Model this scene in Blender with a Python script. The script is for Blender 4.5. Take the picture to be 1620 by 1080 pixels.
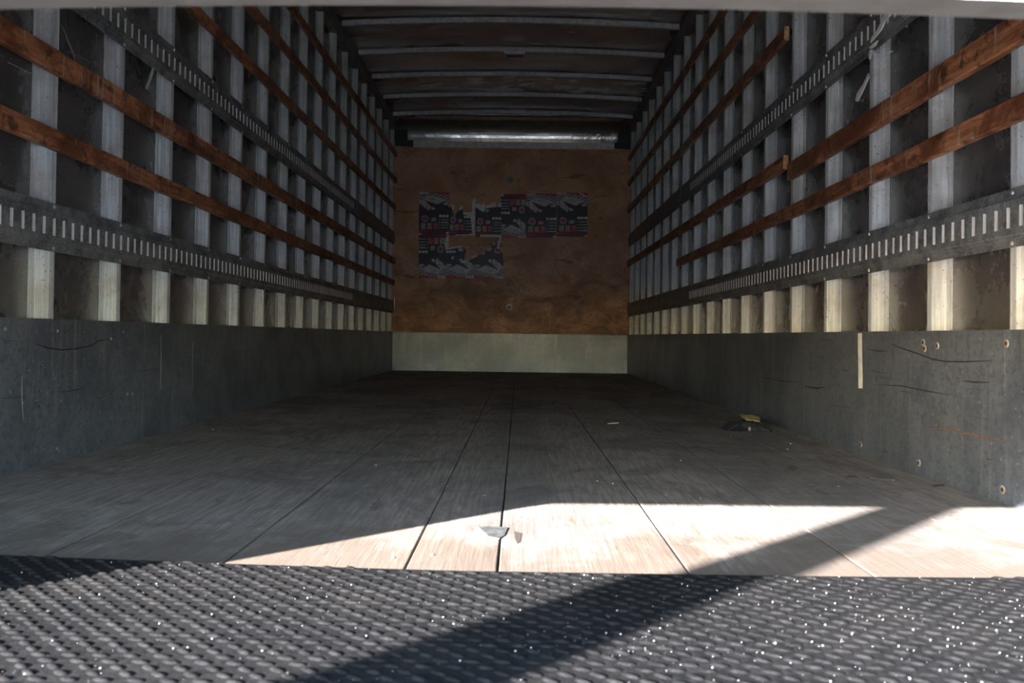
import bpy, bmesh, math, random
from mathutils import Vector, Matrix
S = bpy.context.scene
C = S.collection
for o in list(bpy.data.objects):
    bpy.data.objects.remove(o)
rnd = random.Random(7)

# ------------------------------------------------------------------ camera, sky, sun, exposure
H_EYE = 0.37411
cd = bpy.data.cameras.new('camera'); cam = bpy.data.objects.new('camera', cd); C.objects.link(cam)
S.camera = cam
cd.sensor_fit = 'HORIZONTAL'; cd.sensor_width = 36.0
cd.lens = 1367.31 / 1620 * 36.0
cd.shift_y = -28.35 / 1620
cd.clip_start = 0.01
cam.matrix_world = (Matrix.Translation((0, 0, H_EYE)) @ Matrix.Rotation(0.00775, 4, 'Z')
                    @ Matrix.Rotation(math.pi / 2 + 0.01438, 4, 'X') @ Matrix.Rotation(0.01359, 4, 'Z'))
cd.dof.use_dof = True; cd.dof.focus_distance = 4.2; cd.dof.aperture_fstop = 9.0

SUN_EL = math.atan(0.311)
world = bpy.data.worlds.new('world'); S.world = world; world.use_nodes = True
wn = world.node_tree.nodes; wl = world.node_tree.links
sky = wn.new('ShaderNodeTexSky'); sky.sky_type = 'NISHITA'; sky.sun_disc = False
sky.sun_elevation = SUN_EL; sky.sun_rotation = math.radians(225)
sky.air_density = 1.0; sky.dust_density = 0.25
wl.new(sky.outputs[0], wn['Background'].inputs[0]); wn['Background'].inputs[1].default_value = 0.85
sl = bpy.data.lights.new('sun', 'SUN'); so = bpy.data.objects.new('sun', sl); C.objects.link(so)
sl.energy = 27.0; sl.color = (1.0, 0.925, 0.895); sl.angle = math.radians(0.53)
so.location = (-6, -6, 4)
so.rotation_euler = Vector((-1, -1, 1.4142 * 0.311)).to_track_quat('Z', 'Y').to_euler()
S.view_settings.view_transform = 'Standard'; S.view_settings.look = 'None'
S.view_settings.gamma = 1.0; S.view_settings.use_curve_mapping = False
S.view_settings.exposure = 1.12
S.cycles.max_bounces = 14; S.cycles.diffuse_bounces = 9; S.cycles.glossy_bounces = 7
S.cycles.use_denoising = True
S.cycles.sample_clamp_indirect = 8.0

# ------------------------------------------------------------------ measured places
XL, XR = -1.31388, 1.13612          # inner faces of the wall posts
DEP = 0.045                         # post depth
YB, Y0 = 9.013, 0.62                # front bulkhead, door plane
PITCH = 0.4064
YL, YR = 2.40588, 1.98449           # first posts in view
ZTOP = 2.495; ZROOF = 2.62
POSTERS = [{"box": [-1.0567, 1.8651, -0.7417, 1.4303], "flip": 0, "keep": None, "white": [], "lab": "intact dark poster at the top left of the poster rows"}, {"box": [-0.7477, 1.8684, -0.5032, 1.4154], "flip": 0, "keep": [[-0.7489, 1.723], [-0.7088, 1.6959], [-0.6985, 1.6195], [-0.68, 1.6136], [-0.6443, 1.6814], [-0.6205, 1.7215], [-0.5985, 1.682], [-0.595, 1.6514], [-0.5401, 1.6582], [-0.5121, 1.6218], [-0.5, 1.417], [-0.7444, 1.4139]], "white": [[[-0.7492, 1.7413], [-0.7308, 1.7416], [-0.7334, 1.7109], [-0.7488, 1.7138]], [[-0.7155, 1.7356], [-0.6879, 1.736], [-0.6933, 1.6808], [-0.7116, 1.6806]], [[-0.6358, 1.7274], [-0.59, 1.728], [-0.6016, 1.685], [-0.6352, 1.6846]], [[-0.5951, 1.6606], [-0.5065, 1.6617], [-0.5054, 1.5852], [-0.5212, 1.6217], [-0.5948, 1.6361]], [[-0.6773, 1.4239], [-0.5001, 1.4262], [-0.4999, 1.4151], [-0.6771, 1.4129]]], "lab": "poster torn at its top, second from left in upper row"}, {"box": [-0.4694, 1.8567, -0.1962, 1.4026], "flip": 0, "keep": [[-0.4709, 1.7387], [-0.4377, 1.7697], [-0.4065, 1.7211], [-0.3764, 1.7521], [-0.3667, 1.7155], [-0.2727, 1.7656], [-0.2537, 1.723], [-0.2175, 1.7541], [-0.1974, 1.7176], [-0.1931, 1.4044], [-0.4661, 1.4009]], "white": [[[-0.4711, 1.7509], [-0.358, 1.7523], [-0.3752, 1.6664], [-0.4058, 1.6721], [-0.4706, 1.7173]], [[-0.3698, 1.7216], [-0.2544, 1.772], [-0.2537, 1.7169], [-0.3574, 1.7034]], [[-0.2297, 1.7539], [-0.198, 1.7543], [-0.1974, 1.7145], [-0.2293, 1.7203]], [[-0.4146, 1.426], [-0.1935, 1.4288], [-0.1931, 1.4044], [-0.4142, 1.4016]]], "lab": "poster with ragged torn top, right of the pale vertical strip"}, {"box": [-0.2022, 1.8539, 0.0737, 1.3981], "flip": 1, "keep": None, "white": [], "lab": "upside-down dark poster in the upper row, fourth from the left"}, {"box": [0.0627, 1.8636, 0.3789, 1.4048], "flip": 0, "keep": None, "white": [], "lab": "intact dark poster, second from the right in the upper row"}, {"box": [0.3849, 1.8767, 0.7021, 1.4181], "flip": 0, "keep": None, "white": [[[0.62, 1.8746], [0.6905, 1.8449], [0.6907, 1.8327], [0.6201, 1.8624]]], "lab": "rightmost dark poster of the upper row, with a nicked top corner"}, {"box": [-1.053, 1.4417, -0.7688, 0.966], "flip": 1, "keep": [[-1.0565, 1.4338], [-0.7753, 1.4374], [-0.7445, 1.4194], [-0.7425, 1.2848], [-0.6206, 1.3108], [-0.6321, 1.2557], [-0.5349, 1.2997], [-0.5705, 1.2198], [-0.5725, 1.1464], [-0.5146, 1.1594], [-0.4603, 1.2028], [-0.3691, 1.2346], [-0.3512, 1.2654], [-0.2969, 1.3089], [-0.2369, 1.3891], [-0.1884, 1.4142], [-0.2232, 1.2793], [-0.1737, 1.2371], [-0.164, 0.9745], [-1.0494, 0.9629]], "white": [[[-0.7922, 1.3392], [-0.7568, 1.4253], [-0.7432, 1.4163], [-0.7413, 1.2848], [-0.7727, 1.26]], [[-0.7608, 1.2846], [-0.6206, 1.3078], [-0.6203, 1.2894], [-0.7605, 1.2632]], [[-0.6206, 1.3078], [-0.6053, 1.308], [-0.6169, 1.265], [-0.5894, 1.2593], [-0.5923, 1.2513], [-0.6381, 1.2525]], [[-0.5149, 1.1777], [-0.4665, 1.2119], [-0.4359, 1.2062], [-0.4844, 1.1793]], [[-0.6181, 1.1336], [-0.5331, 1.1713], [-0.5268, 1.1592], [-0.5874, 1.1248]], [[-0.1884, 1.4173], [-0.2158, 1.4078], [-0.2385, 1.2852], [-0.2201, 1.2762]], [[-0.7106, 1.1935], [-0.6801, 1.1939], [-0.6978, 1.157], [-0.7102, 1.1691]], [[-0.5773, 1.2686], [-0.535, 1.3028], [-0.5348, 1.2905]]], "lab": "upside-down poster at the left end of the lower row"}, {"box": [-0.7688, 1.4454, -0.4726, 0.9698], "flip": 1, "keep": [[-1.0565, 1.4338], [-0.7753, 1.4374], [-0.7445, 1.4194], [-0.7425, 1.2848], [-0.6206, 1.3108], [-0.6321, 1.2557], [-0.5349, 1.2997], [-0.5705, 1.2198], [-0.5725, 1.1464], [-0.5146, 1.1594], [-0.4603, 1.2028], [-0.3691, 1.2346], [-0.3512, 1.2654], [-0.2969, 1.3089], [-0.2369, 1.3891], [-0.1884, 1.4142], [-0.2232, 1.2793], [-0.1737, 1.2371], [-0.164, 0.9745], [-1.0494, 0.9629]], "white": [[[-0.7922, 1.3392], [-0.7568, 1.4253], [-0.7432, 1.4163], [-0.7413, 1.2848], [-0.7727, 1.26]], [[-0.7608, 1.2846], [-0.6206, 1.3078], [-0.6203, 1.2894], [-0.7605, 1.2632]], [[-0.6206, 1.3078], [-0.6053, 1.308], [-0.6169, 1.265], [-0.5894, 1.2593], [-0.5923, 1.2513], [-0.6381, 1.2525]], [[-0.5149, 1.1777], [-0.4665, 1.2119], [-0.4359, 1.2062], [-0.4844, 1.1793]], [[-0.6181, 1.1336], [-0.5331, 1.1713], [-0.5268, 1.1592], [-0.5874, 1.1248]], [[-0.1884, 1.4173], [-0.2158, 1.4078], [-0.2385, 1.2852], [-0.2201, 1.2762]], [[-0.7106, 1.1935], [-0.6801, 1.1939], [-0.6978, 1.157], [-0.7102, 1.1691]], [[-0.5773, 1.2686], [-0.535, 1.3028], [-0.5348, 1.2905]]], "lab": "half torn upside-down poster in the middle of the lower row"}, {"box": [-0.4725, 1.4308, -0.1684, 0.9737], "flip": 1, "keep": [[-1.0565, 1.4338], [-0.7753, 1.4374], [-0.7445, 1.4194], [-0.7425, 1.2848], [-0.6206, 1.3108], [-0.6321, 1.2557], [-0.5349, 1.2997], [-0.5705, 1.2198], [-0.5725, 1.1464], [-0.5146, 1.1594], [-0.4603, 1.2028], [-0.3691, 1.2346], [-0.3512, 1.2654], [-0.2969, 1.3089], [-0.2369, 1.3891], [-0.1884, 1.4142], [-0.2232, 1.2793], [-0.1737, 1.2371], [-0.164, 0.9745], [-1.0494, 0.9629]], "white": [[[-0.7922, 1.3392], [-0.7568, 1.4253], [-0.7432, 1.4163], [-0.7413, 1.2848], [-0.7727, 1.26]], [[-0.7608, 1.2846], [-0.6206, 1.3078], [-0.6203, 1.2894], [-0.7605, 1.2632]], [[-0.6206, 1.3078], [-0.6053, 1.308], [-0.6169, 1.265], [-0.5894, 1.2593], [-0.5923, 1.2513], [-0.6381, 1.2525]], [[-0.5149, 1.1777], [-0.4665, 1.2119], [-0.4359, 1.2062], [-0.4844, 1.1793]], [[-0.6181, 1.1336], [-0.5331, 1.1713], [-0.5268, 1.1592], [-0.5874, 1.1248]], [[-0.1884, 1.4173], [-0.2158, 1.4078], [-0.2385, 1.2852], [-0.2201, 1.2762]], [[-0.7106, 1.1935], [-0.6801, 1.1939], [-0.6978, 1.157], [-0.7102, 1.1691]], [[-0.5773, 1.2686], [-0.535, 1.3028], [-0.5348, 1.2905]]], "lab": "torn upside-down poster at the right end of the lower row"}]
STRIP = [[-0.4991, 1.7873], [-0.4627, 1.8061], [-0.4695, 1.7264], [-0.4669, 1.4143], [-0.4938, 1.414], [-0.5046, 1.5301], [-0.5198, 1.6095], [-0.5025, 1.6832]]
MARKR = [[0.0035, "dark", [[2.6482, 0.3673], [2.5704, 0.3541], [2.4621, 0.3397], [2.3732, 0.3261], [2.3006, 0.3221], [2.2044, 0.3245], [2.0826, 0.3303]]], [0.003, "dark", [[2.8179, 0.3476], [2.7301, 0.3419], [2.6612, 0.3442]]], [0.004, "rust", [[2.3976, 0.1406], [2.2983, 0.145], [2.1841, 0.144], [2.0094, 0.1447]]], [0.006, "dark", [[3.4301, 0.1905], [3.2905, 0.1915], [3.2006, 0.2017]]], [0.003, "dark", [[4.0837, 0.1965], [3.7351, 0.1969], [3.5342, 0.2019]]], [0.004, "dark", [[2.2131, 0.2756], [2.1587, 0.2751], [2.0903, 0.2783]]], [0.003, "dark", [[2.7282, 0.2372], [2.5686, 0.2422], [2.4044, 0.2372], [2.2796, 0.2353]]], [0.004, "dark", [[3.0358, 0.2704], [2.9842, 0.2698]]], [0.003, "dark", [[2.8016, 0.2796], [2.6735, 0.2748]]], [0.004, "dark", [[3.2543, 0.3763], [3.1191, 0.3721]]], [0.004, "dark", [[2.1009, 0.0938], [2.0761, 0.0937]]], [0.003, "dark", [[3.1138, 0.1397], [2.9564, 0.146]]], [0.003, "dark", [[2.6216, 0.3534], [2.6143, 0.3084]]], [0.003, "dark", [[2.2473, 0.3731], [2.2499, 0.3513]]], [0.003, "dark", [[2.7844, 0.153], [2.7476, 0.1236]]], [0.003, "dark", [[3.8428, 0.1416], [3.6303, 0.1451]]], [0.004, "rust", [[1.97, 0.3454], [1.946, 0.3313]]]]
MARKL = [[0.004, "dark", [[2.3397, 0.3356], [2.4059, 0.3226], [2.4755, 0.3165], [2.5584, 0.319], [2.6468, 0.3278], [2.6877, 0.3412], [2.7743, 0.3476]]], [0.006, "dark", [[2.5381, 0.399], [2.5259, 0.3772]]], [0.004, "dark", [[2.4042, 0.3638], [2.43, 0.3593]]], [0.003, "dark", [[2.197, 0.3439], [2.2548, 0.3428]]], [0.004, "dark", [[2.1884, 0.1983], [2.2829, 0.1941]]], [0.003, "dark", [[2.4803, 0.1952], [2.5539, 0.1963], [2.607, 0.1994]]], [0.002, "dark", [[2.9968, 0.2358], [3.1547, 0.2354]]], [0.003, "dark", [[2.487, 0.366], [2.5277, 0.3796]]], [0.003, "dark", [[2.4939, 0.3057], [2.4925, 0.2963]]], [0.004, "pale", [[2.2792, 0.2515], [2.2789, 0.1996], [2.289, 0.1337]]], [0.003, "pale", [[3.1633, 0.3614], [3.1678, 0.265], [3.1683, 0.1627]]], [0.003, "pale", [[3.4768, 0.3288], [3.4734, 0.2233], [3.4833, 0.1303]]], [0.003, "dark", [[3.3192, 0.2935], [3.5144, 0.2885]]], [0.003, "dark", [[3.8702, 0.2831], [4.2788, 0.2819]]], [0.004, "dark", [[2.6793, 0.166], [2.7219, 0.1604]]], [0.003, "pale", [[2.7182, 0.3245], [2.7235, 0.3011]]], [0.002, "dark", [[2.8897, 0.1029], [2.9897, 0.1055]]]]
SCREWR = [[2.03, 0.0315], [2.8655, 0.032], [2.4518, 0.0321], [2.0177, 0.3722], [2.4307, 0.3718], [2.4227, 0.3551], [2.3493, 0.3632]]
SCREWL = [[2.4486, 0.3705], [2.8599, 0.3707], [2.4602, 0.0354], [2.8968, 0.1617], [2.9364, 0.1601], [2.7743, 0.3476], [2.1994, 0.3745]]
TAPE = [[2.8964, 0.3989], [2.8645, 0.3988], [2.8557, 0.2178], [2.8874, 0.2159]]
FILM = [[[2.6607, 1.3835], [2.6254, 1.3726], [2.6291, 1.3633], [2.6643, 1.3594], [2.688, 1.3441], [2.7331, 1.3358], [2.7711, 1.3314], [2.7628, 1.3444], [2.725, 1.3504], [2.6965, 1.3643]], [[2.7795, 1.3166], [2.7496, 1.3206], [2.7162, 1.3196], [2.7368, 1.3093], [2.7665, 1.3105]], [[2.7691, 1.3454], [2.7571, 1.3535], [2.7473, 1.3484], [2.7567, 1.3341], [2.769, 1.3348]], [[2.8666, 1.3518], [2.8234, 1.3481], [2.7963, 1.3406], [2.8147, 1.3379], [2.849, 1.3423]], [[2.8228, 1.3169], [2.7922, 1.3157], [2.741, 1.2864], [2.7921, 1.3068], [2.8134, 1.2888], [2.8242, 1.2994]], [[2.9234, 1.2798], [2.9168, 1.2667], [2.9734, 1.2309], [3.016, 1.2085], [3.0328, 1.2169], [3.0166, 1.2393], [2.9645, 1.2547]], [[2.7891, 1.3062], [2.744, 1.2977], [2.7359, 1.2915], [2.7724, 1.2954]], [[2.648, 1.3507], [2.6331, 1.3469], [2.6366, 1.3331], [2.6478, 1.3371]]]  # outlines of the reflected light blotches on the right wall
SCRATCHL = [[[2.5231, 1.2705], [2.5468, 1.257], [2.5568, 1.2409], [2.5763, 1.2278], [2.5962, 1.2096], [2.6068, 1.188]], [[2.958, 1.26], [3.0484, 1.2641]], [[2.2636, 1.0789], [2.3714, 1.0813]], [[2.5675, 1.21], [2.6965, 1.2165]]]
HANGL = [[3.046, 1.3077], [2.9933, 1.2184]]
PATCH = [[-0.0735, 1.6913], [-0.0531, 1.6964], [-0.0159, 1.6897], [-0.021, 1.627], [-0.0302, 1.5961], [-0.0501, 1.6081], [-0.0592, 1.6418]]
STAIN = [[-0.0034, 1.6633], [0.0106, 1.6465], [0.0085, 1.5791], [0.0028, 1.5627], [-0.0012, 1.5947]]
CRUMBS = [[-0.0742, 2.0251], [-0.1726, 2.1412], [-0.205, 1.4496], [-0.142, 1.4715], [0.2101, 2.2561], [-0.0641, 1.7677], [0.0068, 1.7892], [0.247, 2.2175], [-0.4017, 2.4665], [0.2095, 2.2498], [0.3564, 2.0625], [-0.0745, 2.0275], [0.5, 2.65], [0.8339, 3.3797], [0.9116, 3.3895], [0.4301, 2.0294], [-1.1637, 3.3031], [-0.7234, 3.2798], [0.8284, 3.3592], [0.9123, 3.3889], [1.0821, 3.3257], [0.9825, 3.1158], [0.9231, 2.9648], [1.1011, 4.7603], [0.8253, 2.2269], [1.0115, 2.334]]
SPLINT = [[[0.9103, 2.3945], [0.9262, 2.3537]], [[0.9645, 2.3711], [1.0144, 2.3343]], [[1.069, 2.2416], [1.1154, 2.2645]], [[0.3899, 3.7414], [0.4424, 3.782]]]
RAGC = [0.9485, 3.5996, 0.0]
YPATCH = [[0.9186, 3.5362, 0.045], [0.9566, 3.5154, 0.045], [0.9479, 3.4372, 0.045], [0.9133, 3.3828, 0.045], [0.9054, 3.4563, 0.045]]

# ------------------------------------------------------------------ helpers
def link(o):
    C.objects.link(o); return o
def mesh_obj(name, bm, mats, parent=None, smooth=False):
    me = bpy.data.meshes.new(name); bm.to_mesh(me); bm.free()
    for m in (mats if isinstance(mats, (list, tuple)) else [mats]):
        me.materials.append(m)
    if smooth:
        for p in me.polygons: p.use_smooth = True
    o = link(bpy.data.objects.new(name, me))
    if parent is not None: o.parent = parent
    return o
def tag(o, label=None, cat=None, group=None, kind=None):
    if label: o['label'] = label
    if cat: o['category'] = cat
    if group: o['group'] = group
    if kind: o['kind'] = kind
    return o
def empty(name, loc=(0, 0, 0)):
    o = link(bpy.data.objects.new(name, None)); o.location = loc; o.empty_display_size = .05
    return o
def add_box(bm, x0, x1, y0, y1, z0, z1, mi=0):
    v = [bm.verts.new(p) for p in ((x0,y0,z0),(x1,y0,z0),(x1,y1,z0),(x0,y1,z0),(x0,y0,z1),(x1,y0,z1),(x1,y1,z1),(x0,y1,z1))]
    for f in ((0,3,2,1),(4,5,6,7),(0,1,5,4),(1,2,6,5),(2,3,7,6),(3,0,4,7)):
        fa = bm.faces.new([v[i] for i in f]); fa.material_index = mi
    return v
def box_obj(name, b, mats, parent=None, bevel=0.0):
    bm = bmesh.new(); add_box(bm, *b)
    if bevel: bmesh.ops.bevel(bm, geom=bm.edges[:], offset=bevel, segments=2, affect='EDGES')
    return mesh_obj(name, bm, mats, parent)
def prism(bm, pts, vec, mi=0):
    """closed prism: polygon pts (3D) swept by vec"""
    a = [bm.verts.new(p) for p in pts]; b = [bm.verts.new(Vector(p) + Vector(vec)) for p in pts]
    n = len(pts)
    fs = [bm.faces.new(a), bm.faces.new(list(reversed(b)))]
    for i in range(n):
        fs.append(bm.faces.new((a[i], b[i], b[(i+1) % n], a[(i+1) % n])))
    for f in fs: f.material_index = mi
    return fs
def fixn(bm): bmesh.ops.recalc_face_normals(bm, faces=bm.faces[:])
def WX(side, n):                    # distance n inward from the post faces
    return XL + n if side == 'L' else XR - n
def ribbon(bm, pts, w, t):
    """thin strip through (y,z) points on a wall; returns quads as a thin solid in local x 0..t"""
    for i in range(len(pts) - 1):
        p, q = Vector((pts[i][0], pts[i][1])), Vector((pts[i+1][0], pts[i+1][1]))
        d = q - p
        if d.length < 1e-5: continue
        n = Vector((-d.y, d.x)).normalized()
        tp0 = .35 if i == 0 else 1.0; tp1 = .35 if i == len(pts) - 2 else 1.0
        c = [p + n*w*.5*tp0, q + n*w*.5*tp1, q - n*w*.5*tp1, p - n*w*.5*tp0]
        prism(bm, [(0, k.x, k.y) for k in c], (t, 0, 0))
def inpoly(x, y, P):
    r = False; j = len(P) - 1
    for i in range(len(P)):
        if (P[i][1] > y) != (P[j][1] > y) and x < (P[j][0]-P[i][0])*(y-P[i][1])/(P[j][1]-P[i][1]) + P[i][0]: r = not r
        j = i
    return r

# ------------------------------------------------------------------ materials
class NT:
    def __init__(s, name):
        s.m = bpy.data.materials.new(name); s.m.use_nodes = True
        s.t = s.m.node_tree; s.b = s.t.nodes['Principled BSDF']
        s.g = s.t.nodes.new('ShaderNodeNewGeometry')
    def n(s, k, **kw):
        x = s.t.nodes.new(k)
        for a, v in kw.items(): setattr(x, a, v)
        return x
    def l(s, a, b): s.t.links.new(a, b)
    def noise(s, scale=(1,1,1), sc=5, det=6, rough=.6, dist=0, off=0):
        v = s.n('ShaderNodeMapping'); s.l(s.g.outputs['Position'], v.inputs[0])
        v.inputs['Scale'].default_value = scale; v.inputs['Location'].default_value = (off, off*.7, off*.3)
        x = s.n('ShaderNodeTexNoise'); s.l(v.outputs[0], x.inputs['Vector'])
        x.inputs['Scale'].default_value = sc; x.inputs['Detail'].default_value = det
        x.inputs['Roughness'].default_value = rough; x.inputs['Distortion'].default_value = dist
        m = s.n('ShaderNodeMapRange'); s.l(x.outputs[0], m.inputs[0]); m.inputs[1].default_value = .29; m.inputs[2].default_value = .71
        return m.outputs[0]
    def ramp(s, src, stops):
        r = s.n('ShaderNodeValToRGB'); s.l(src, r.inputs[0]); e = r.color_ramp.elements
        while len(e) < len(stops): e.new(.5)
        for i, (p, c) in enumerate(stops):
            e[i].position = p; e[i].color = (c, c, c, 1) if isinstance(c, (int, float)) else (*c, 1)
        return r.outputs[0]
    def mix(s, f, a, b, mode='MIX'):
        x = s.n('ShaderNodeMix', data_type='RGBA', blend_type=mode)
        for i, v in ((0, f), (6, a), (7, b)):
            if hasattr(v, 'type') and hasattr(v, 'links'): s.l(v, x.inputs[i])
            elif isinstance(v, (int, float)) and i == 0: x.inputs[0].default_value = v
            else: x.inputs[i].default_value = (*v, 1) if not isinstance(v, (int, float)) else (v, v, v, 1)
        return x.outputs[2]
    def bump(s, h, st=.3, d=.01):
        x = s.n('ShaderNodeBump'); s.l(h, x.inputs['Height']); x.inputs['Strength'].default_value = st
        x.inputs['Distance'].default_value = d; s.l(x.outputs[0], s.b.inputs['Normal']); return x
    def out(s, col, rough=.5, metal=0., spec=.5):
        for k, v in (('Base Color', col), ('Roughness', rough), ('Metallic', metal), ('Specular IOR Level', spec)):
            i = s.b.inputs[k]
            if hasattr(v, 'links'): s.l(v, i)
            elif isinstance(v, (int, float)) and k != 'Base Color': i.default_value = v
            else: i.default_value = (*v, 1)
        return s.m
def plain(name, col, rough=.6, metal=0., var=.15, sc=30):
    t = NT(name); n = t.noise(sc=sc)
    c = t.mix(t.ramp(n, [(.3, 0.), (.7, 1.)]), tuple(k*(1-var) for k in col), tuple(min(1, k*(1+var)) for k in col))
    t.bump(n, .08, .004); return t.out(c, rough, metal)

def m_post():
    t = NT('dusty aluminium post')
    st = t.noise((1, 1, .04), 90, 4); bl = t.noise((1, 1, 1), 9, 6, .65); sp = t.noise((1, 1, 1), 120, 3)
    c = t.mix(t.ramp(st, [(.35, 0.), (.7, 1.)]), (.54, .585, .61), (.74, .785, .80))
    c = t.mix(t.ramp(bl, [(.5, 0.), (.85, .5)]), c, (.40, .36, .30))
    c = t.mix(t.ramp(sp, [(.86, 0.), (.92, .8)]), c, (.10, .09, .08))
    t.bump(st, .15, .002)
    return t.out(c, .5, .15)
def m_panel():
    t = NT('scuffed dark wall lining')
    bl = t.noise((1, 1, 1), 4, 8, .7, .4); sc = t.noise((1, .5, 1.6), 34, 5, .75, 1.4, 3); sp = t.noise((1,1,1), 160, 2)
    c = t.mix(t.ramp(bl, [(.15, 0.), (.95, 1.)]), (.135, .131, .130), (.26, .252, .243))
    c = t.mix(t.ramp(sc, [(.74, 0.), (.92, .5)]), c, (.42, .41, .39))
    c = t.mix(t.ramp(sp, [(.85, 0.), (.92, .8)]), c, (.45, .44, .42))
    t.bump(bl, .10, .01)
    return t.out(c, t.ramp(bl, [(.2, .20), (.9, .38)]), .6)
def m_scuff():
    t = NT('worn galvanised kick plate')
    bl = t.noise((1, 1, 1), 2.2, 8, .7, .3); cell = t.noise((1, 1, 1), 45, 6, .8); sc = t.noise((1, .12, 3), 26, 6, .75, .5, 5)
    vs = t.noise((1, 1, .06), 26, 5, .6); sp = t.noise((1, 1, 1), 95, 3, .6)
    c = t.mix(t.ramp(bl, [(.3, 0.), (.7, 1.)]), (.162, .183, .225), (.275, .305, .355))
    c = t.mix(t.ramp(cell, [(.15, .75), (.55, 0.)]), c, (.085, .11, .135))
    c = t.mix(t.ramp(vs, [(.70, 0.), (.95, .35)]), c, (.48, .50, .49))
    c = t.mix(t.ramp(sc, [(.80, 0.), (.90, .65)]), c, (.06, .07, .08))
    c = t.mix(t.ramp(sp, [(.86, 0.), (.93, .6)]), c, (.55, .57, .56))
    # scuffed, paler foot of the plate
    t.bump(cell, .12, .003)
    return t.out(c, t.ramp(cell, [(.2, .34), (.8, .55)]), .6)
def m_galv(name='galvanised track steel', k=1.0):
    t = NT(name); bl = t.noise((1, 1, 1), 14, 7, .7); sp = t.noise((1, 1, 1), 150, 3)
    c = t.mix(t.ramp(bl, [(.3, 0.), (.7, 1.)]), (.13*k, .14*k, .145*k), (.30*k, .315*k, .31*k))
    c = t.mix(t.ramp(sp, [(.66, 0.), (.74, .6)]), c, (.5*k, .5*k, .48*k))
    t.bump(bl, .1, .003); return t.out(c, .42, .35)
def m_slot():
    t = NT('lit zinc slot edge'); bl = t.noise((1, 1, 1), 40, 4)
    return t.out(t.mix(bl, (.74, .74, .72), (.92, .92, .90)), .45, .0)  # door-facing slot wall: the light it catches is put into this pale colour
def m_floor():
    t = NT('worn hardwood floor')
    gr = t.noise((1, .045, 1), 110, 5, .7, .3); pl = t.noise((3.2, .05, 1), 1.0, 2, .5, 0, 11)
    bl = t.noise((1, .6, 1), 3.0, 8, .7, .6, 2); sc = t.noise((.25, 1, 1), 34, 6, .75, 1.2, 7); sp = t.noise((1, 1, 1), 70, 4, .7)
    sp2 = t.noise((1, .35, 1), 9, 6, .7, .8, 21)
    c = t.mix(t.ramp(gr, [(.3, 0.), (.7, 1.)]), (.235, .200, .178), (.395, .350, .315))
    c = t.mix(t.ramp(pl, [(.35, .5), (.6, 0.)]), c, (.20, .185, .175))
    c = t.mix(t.ramp(bl, [(.45, 0.), (.8, .7)]), c, (.15, .14, .135))
    c = t.mix(t.ramp(sc, [(.62, 0.), (.9, .5)]), c, (.46, .43, .40))
    c = t.mix(t.ramp(sp, [(.78, 0.), (.88, .55)]), c, (.12, .10, .09))
    c = t.mix(t.ramp(sp2, [(.74, 0.), (.86, .6)]), c, (.11, .095, .085))
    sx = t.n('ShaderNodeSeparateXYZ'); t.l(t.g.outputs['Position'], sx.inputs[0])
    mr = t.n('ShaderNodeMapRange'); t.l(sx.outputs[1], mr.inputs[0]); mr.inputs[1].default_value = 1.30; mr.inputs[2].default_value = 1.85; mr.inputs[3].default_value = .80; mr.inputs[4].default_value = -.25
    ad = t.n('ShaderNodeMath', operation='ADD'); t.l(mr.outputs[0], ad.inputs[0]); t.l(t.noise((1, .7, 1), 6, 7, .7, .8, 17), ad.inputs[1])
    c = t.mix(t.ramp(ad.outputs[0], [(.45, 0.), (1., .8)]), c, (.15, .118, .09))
    t.bump(t.mix(.5, gr, bl), .35, .003)
    return t.out(c, t.ramp(bl, [(.3, .5), (.7, .75)]), 0., .4)
def m_ply():
    t = NT('varnished plywood')
    wv = t.noise((.9, 1, 2.4), 2.2, 3, .5, 1.8, 4)
    rings = t.n('ShaderNodeMath', operation='FRACT'); mul = t.n('ShaderNodeMath', operation='MULTIPLY')
    t.l(wv, mul.inputs[0]); mul.inputs[1].default_value = 11; t.l(mul.outputs[0], rings.inputs[0])
    fine = t.noise((1, 1, 9), 26, 6, .7); bl = t.noise((1, 1, 1), 3, 6, .6, .3); kn = t.noise((.5, 1, 1.4), 8, 3, .6, .5, 9)
    c = t.mix(t.ramp(bl, [(.3, 0.), (.7, 1.)]), (.58, .325, .175), (.78, .47, .275))
    c = t.mix(t.ramp(rings.outputs[0], [(0., .0), (.72, .0), (.90, .8), (1., 0.)]), c, (.27, .115, .055))
    c = t.mix(t.ramp(fine, [(.5, 0.), (.95, .4)]), c, (.28, .15, .08))
    c = t.mix(t.ramp(kn, [(.84, 0.), (.94, .7)]), c, (.12, .09, .075))
    sx = t.n('ShaderNodeSeparateXYZ'); t.l(t.g.outputs['Position'], sx.inputs[0])
    mr = t.n('ShaderNodeMapRange'); t.l(sx.outputs[2], mr.inputs[0]); mr.inputs[1].default_value = .4; mr.inputs[2].default_value = 1.5; mr.inputs[3].default_value = .35; mr.inputs[4].default_value = -.35
    ad = t.n('ShaderNodeMath', operation='ADD'); t.l(mr.outputs[0], ad.inputs[0]); t.l(t.noise((1, 1, 1.5), 3, 7, .7, .8, 27), ad.inputs[1])
    c = t.mix(t.ramp(ad.outputs[0], [(.35, 0.), (.9, .8)]), c, (.17, .090, .060))
    return t.out(c, .48, 0., .35)
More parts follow.
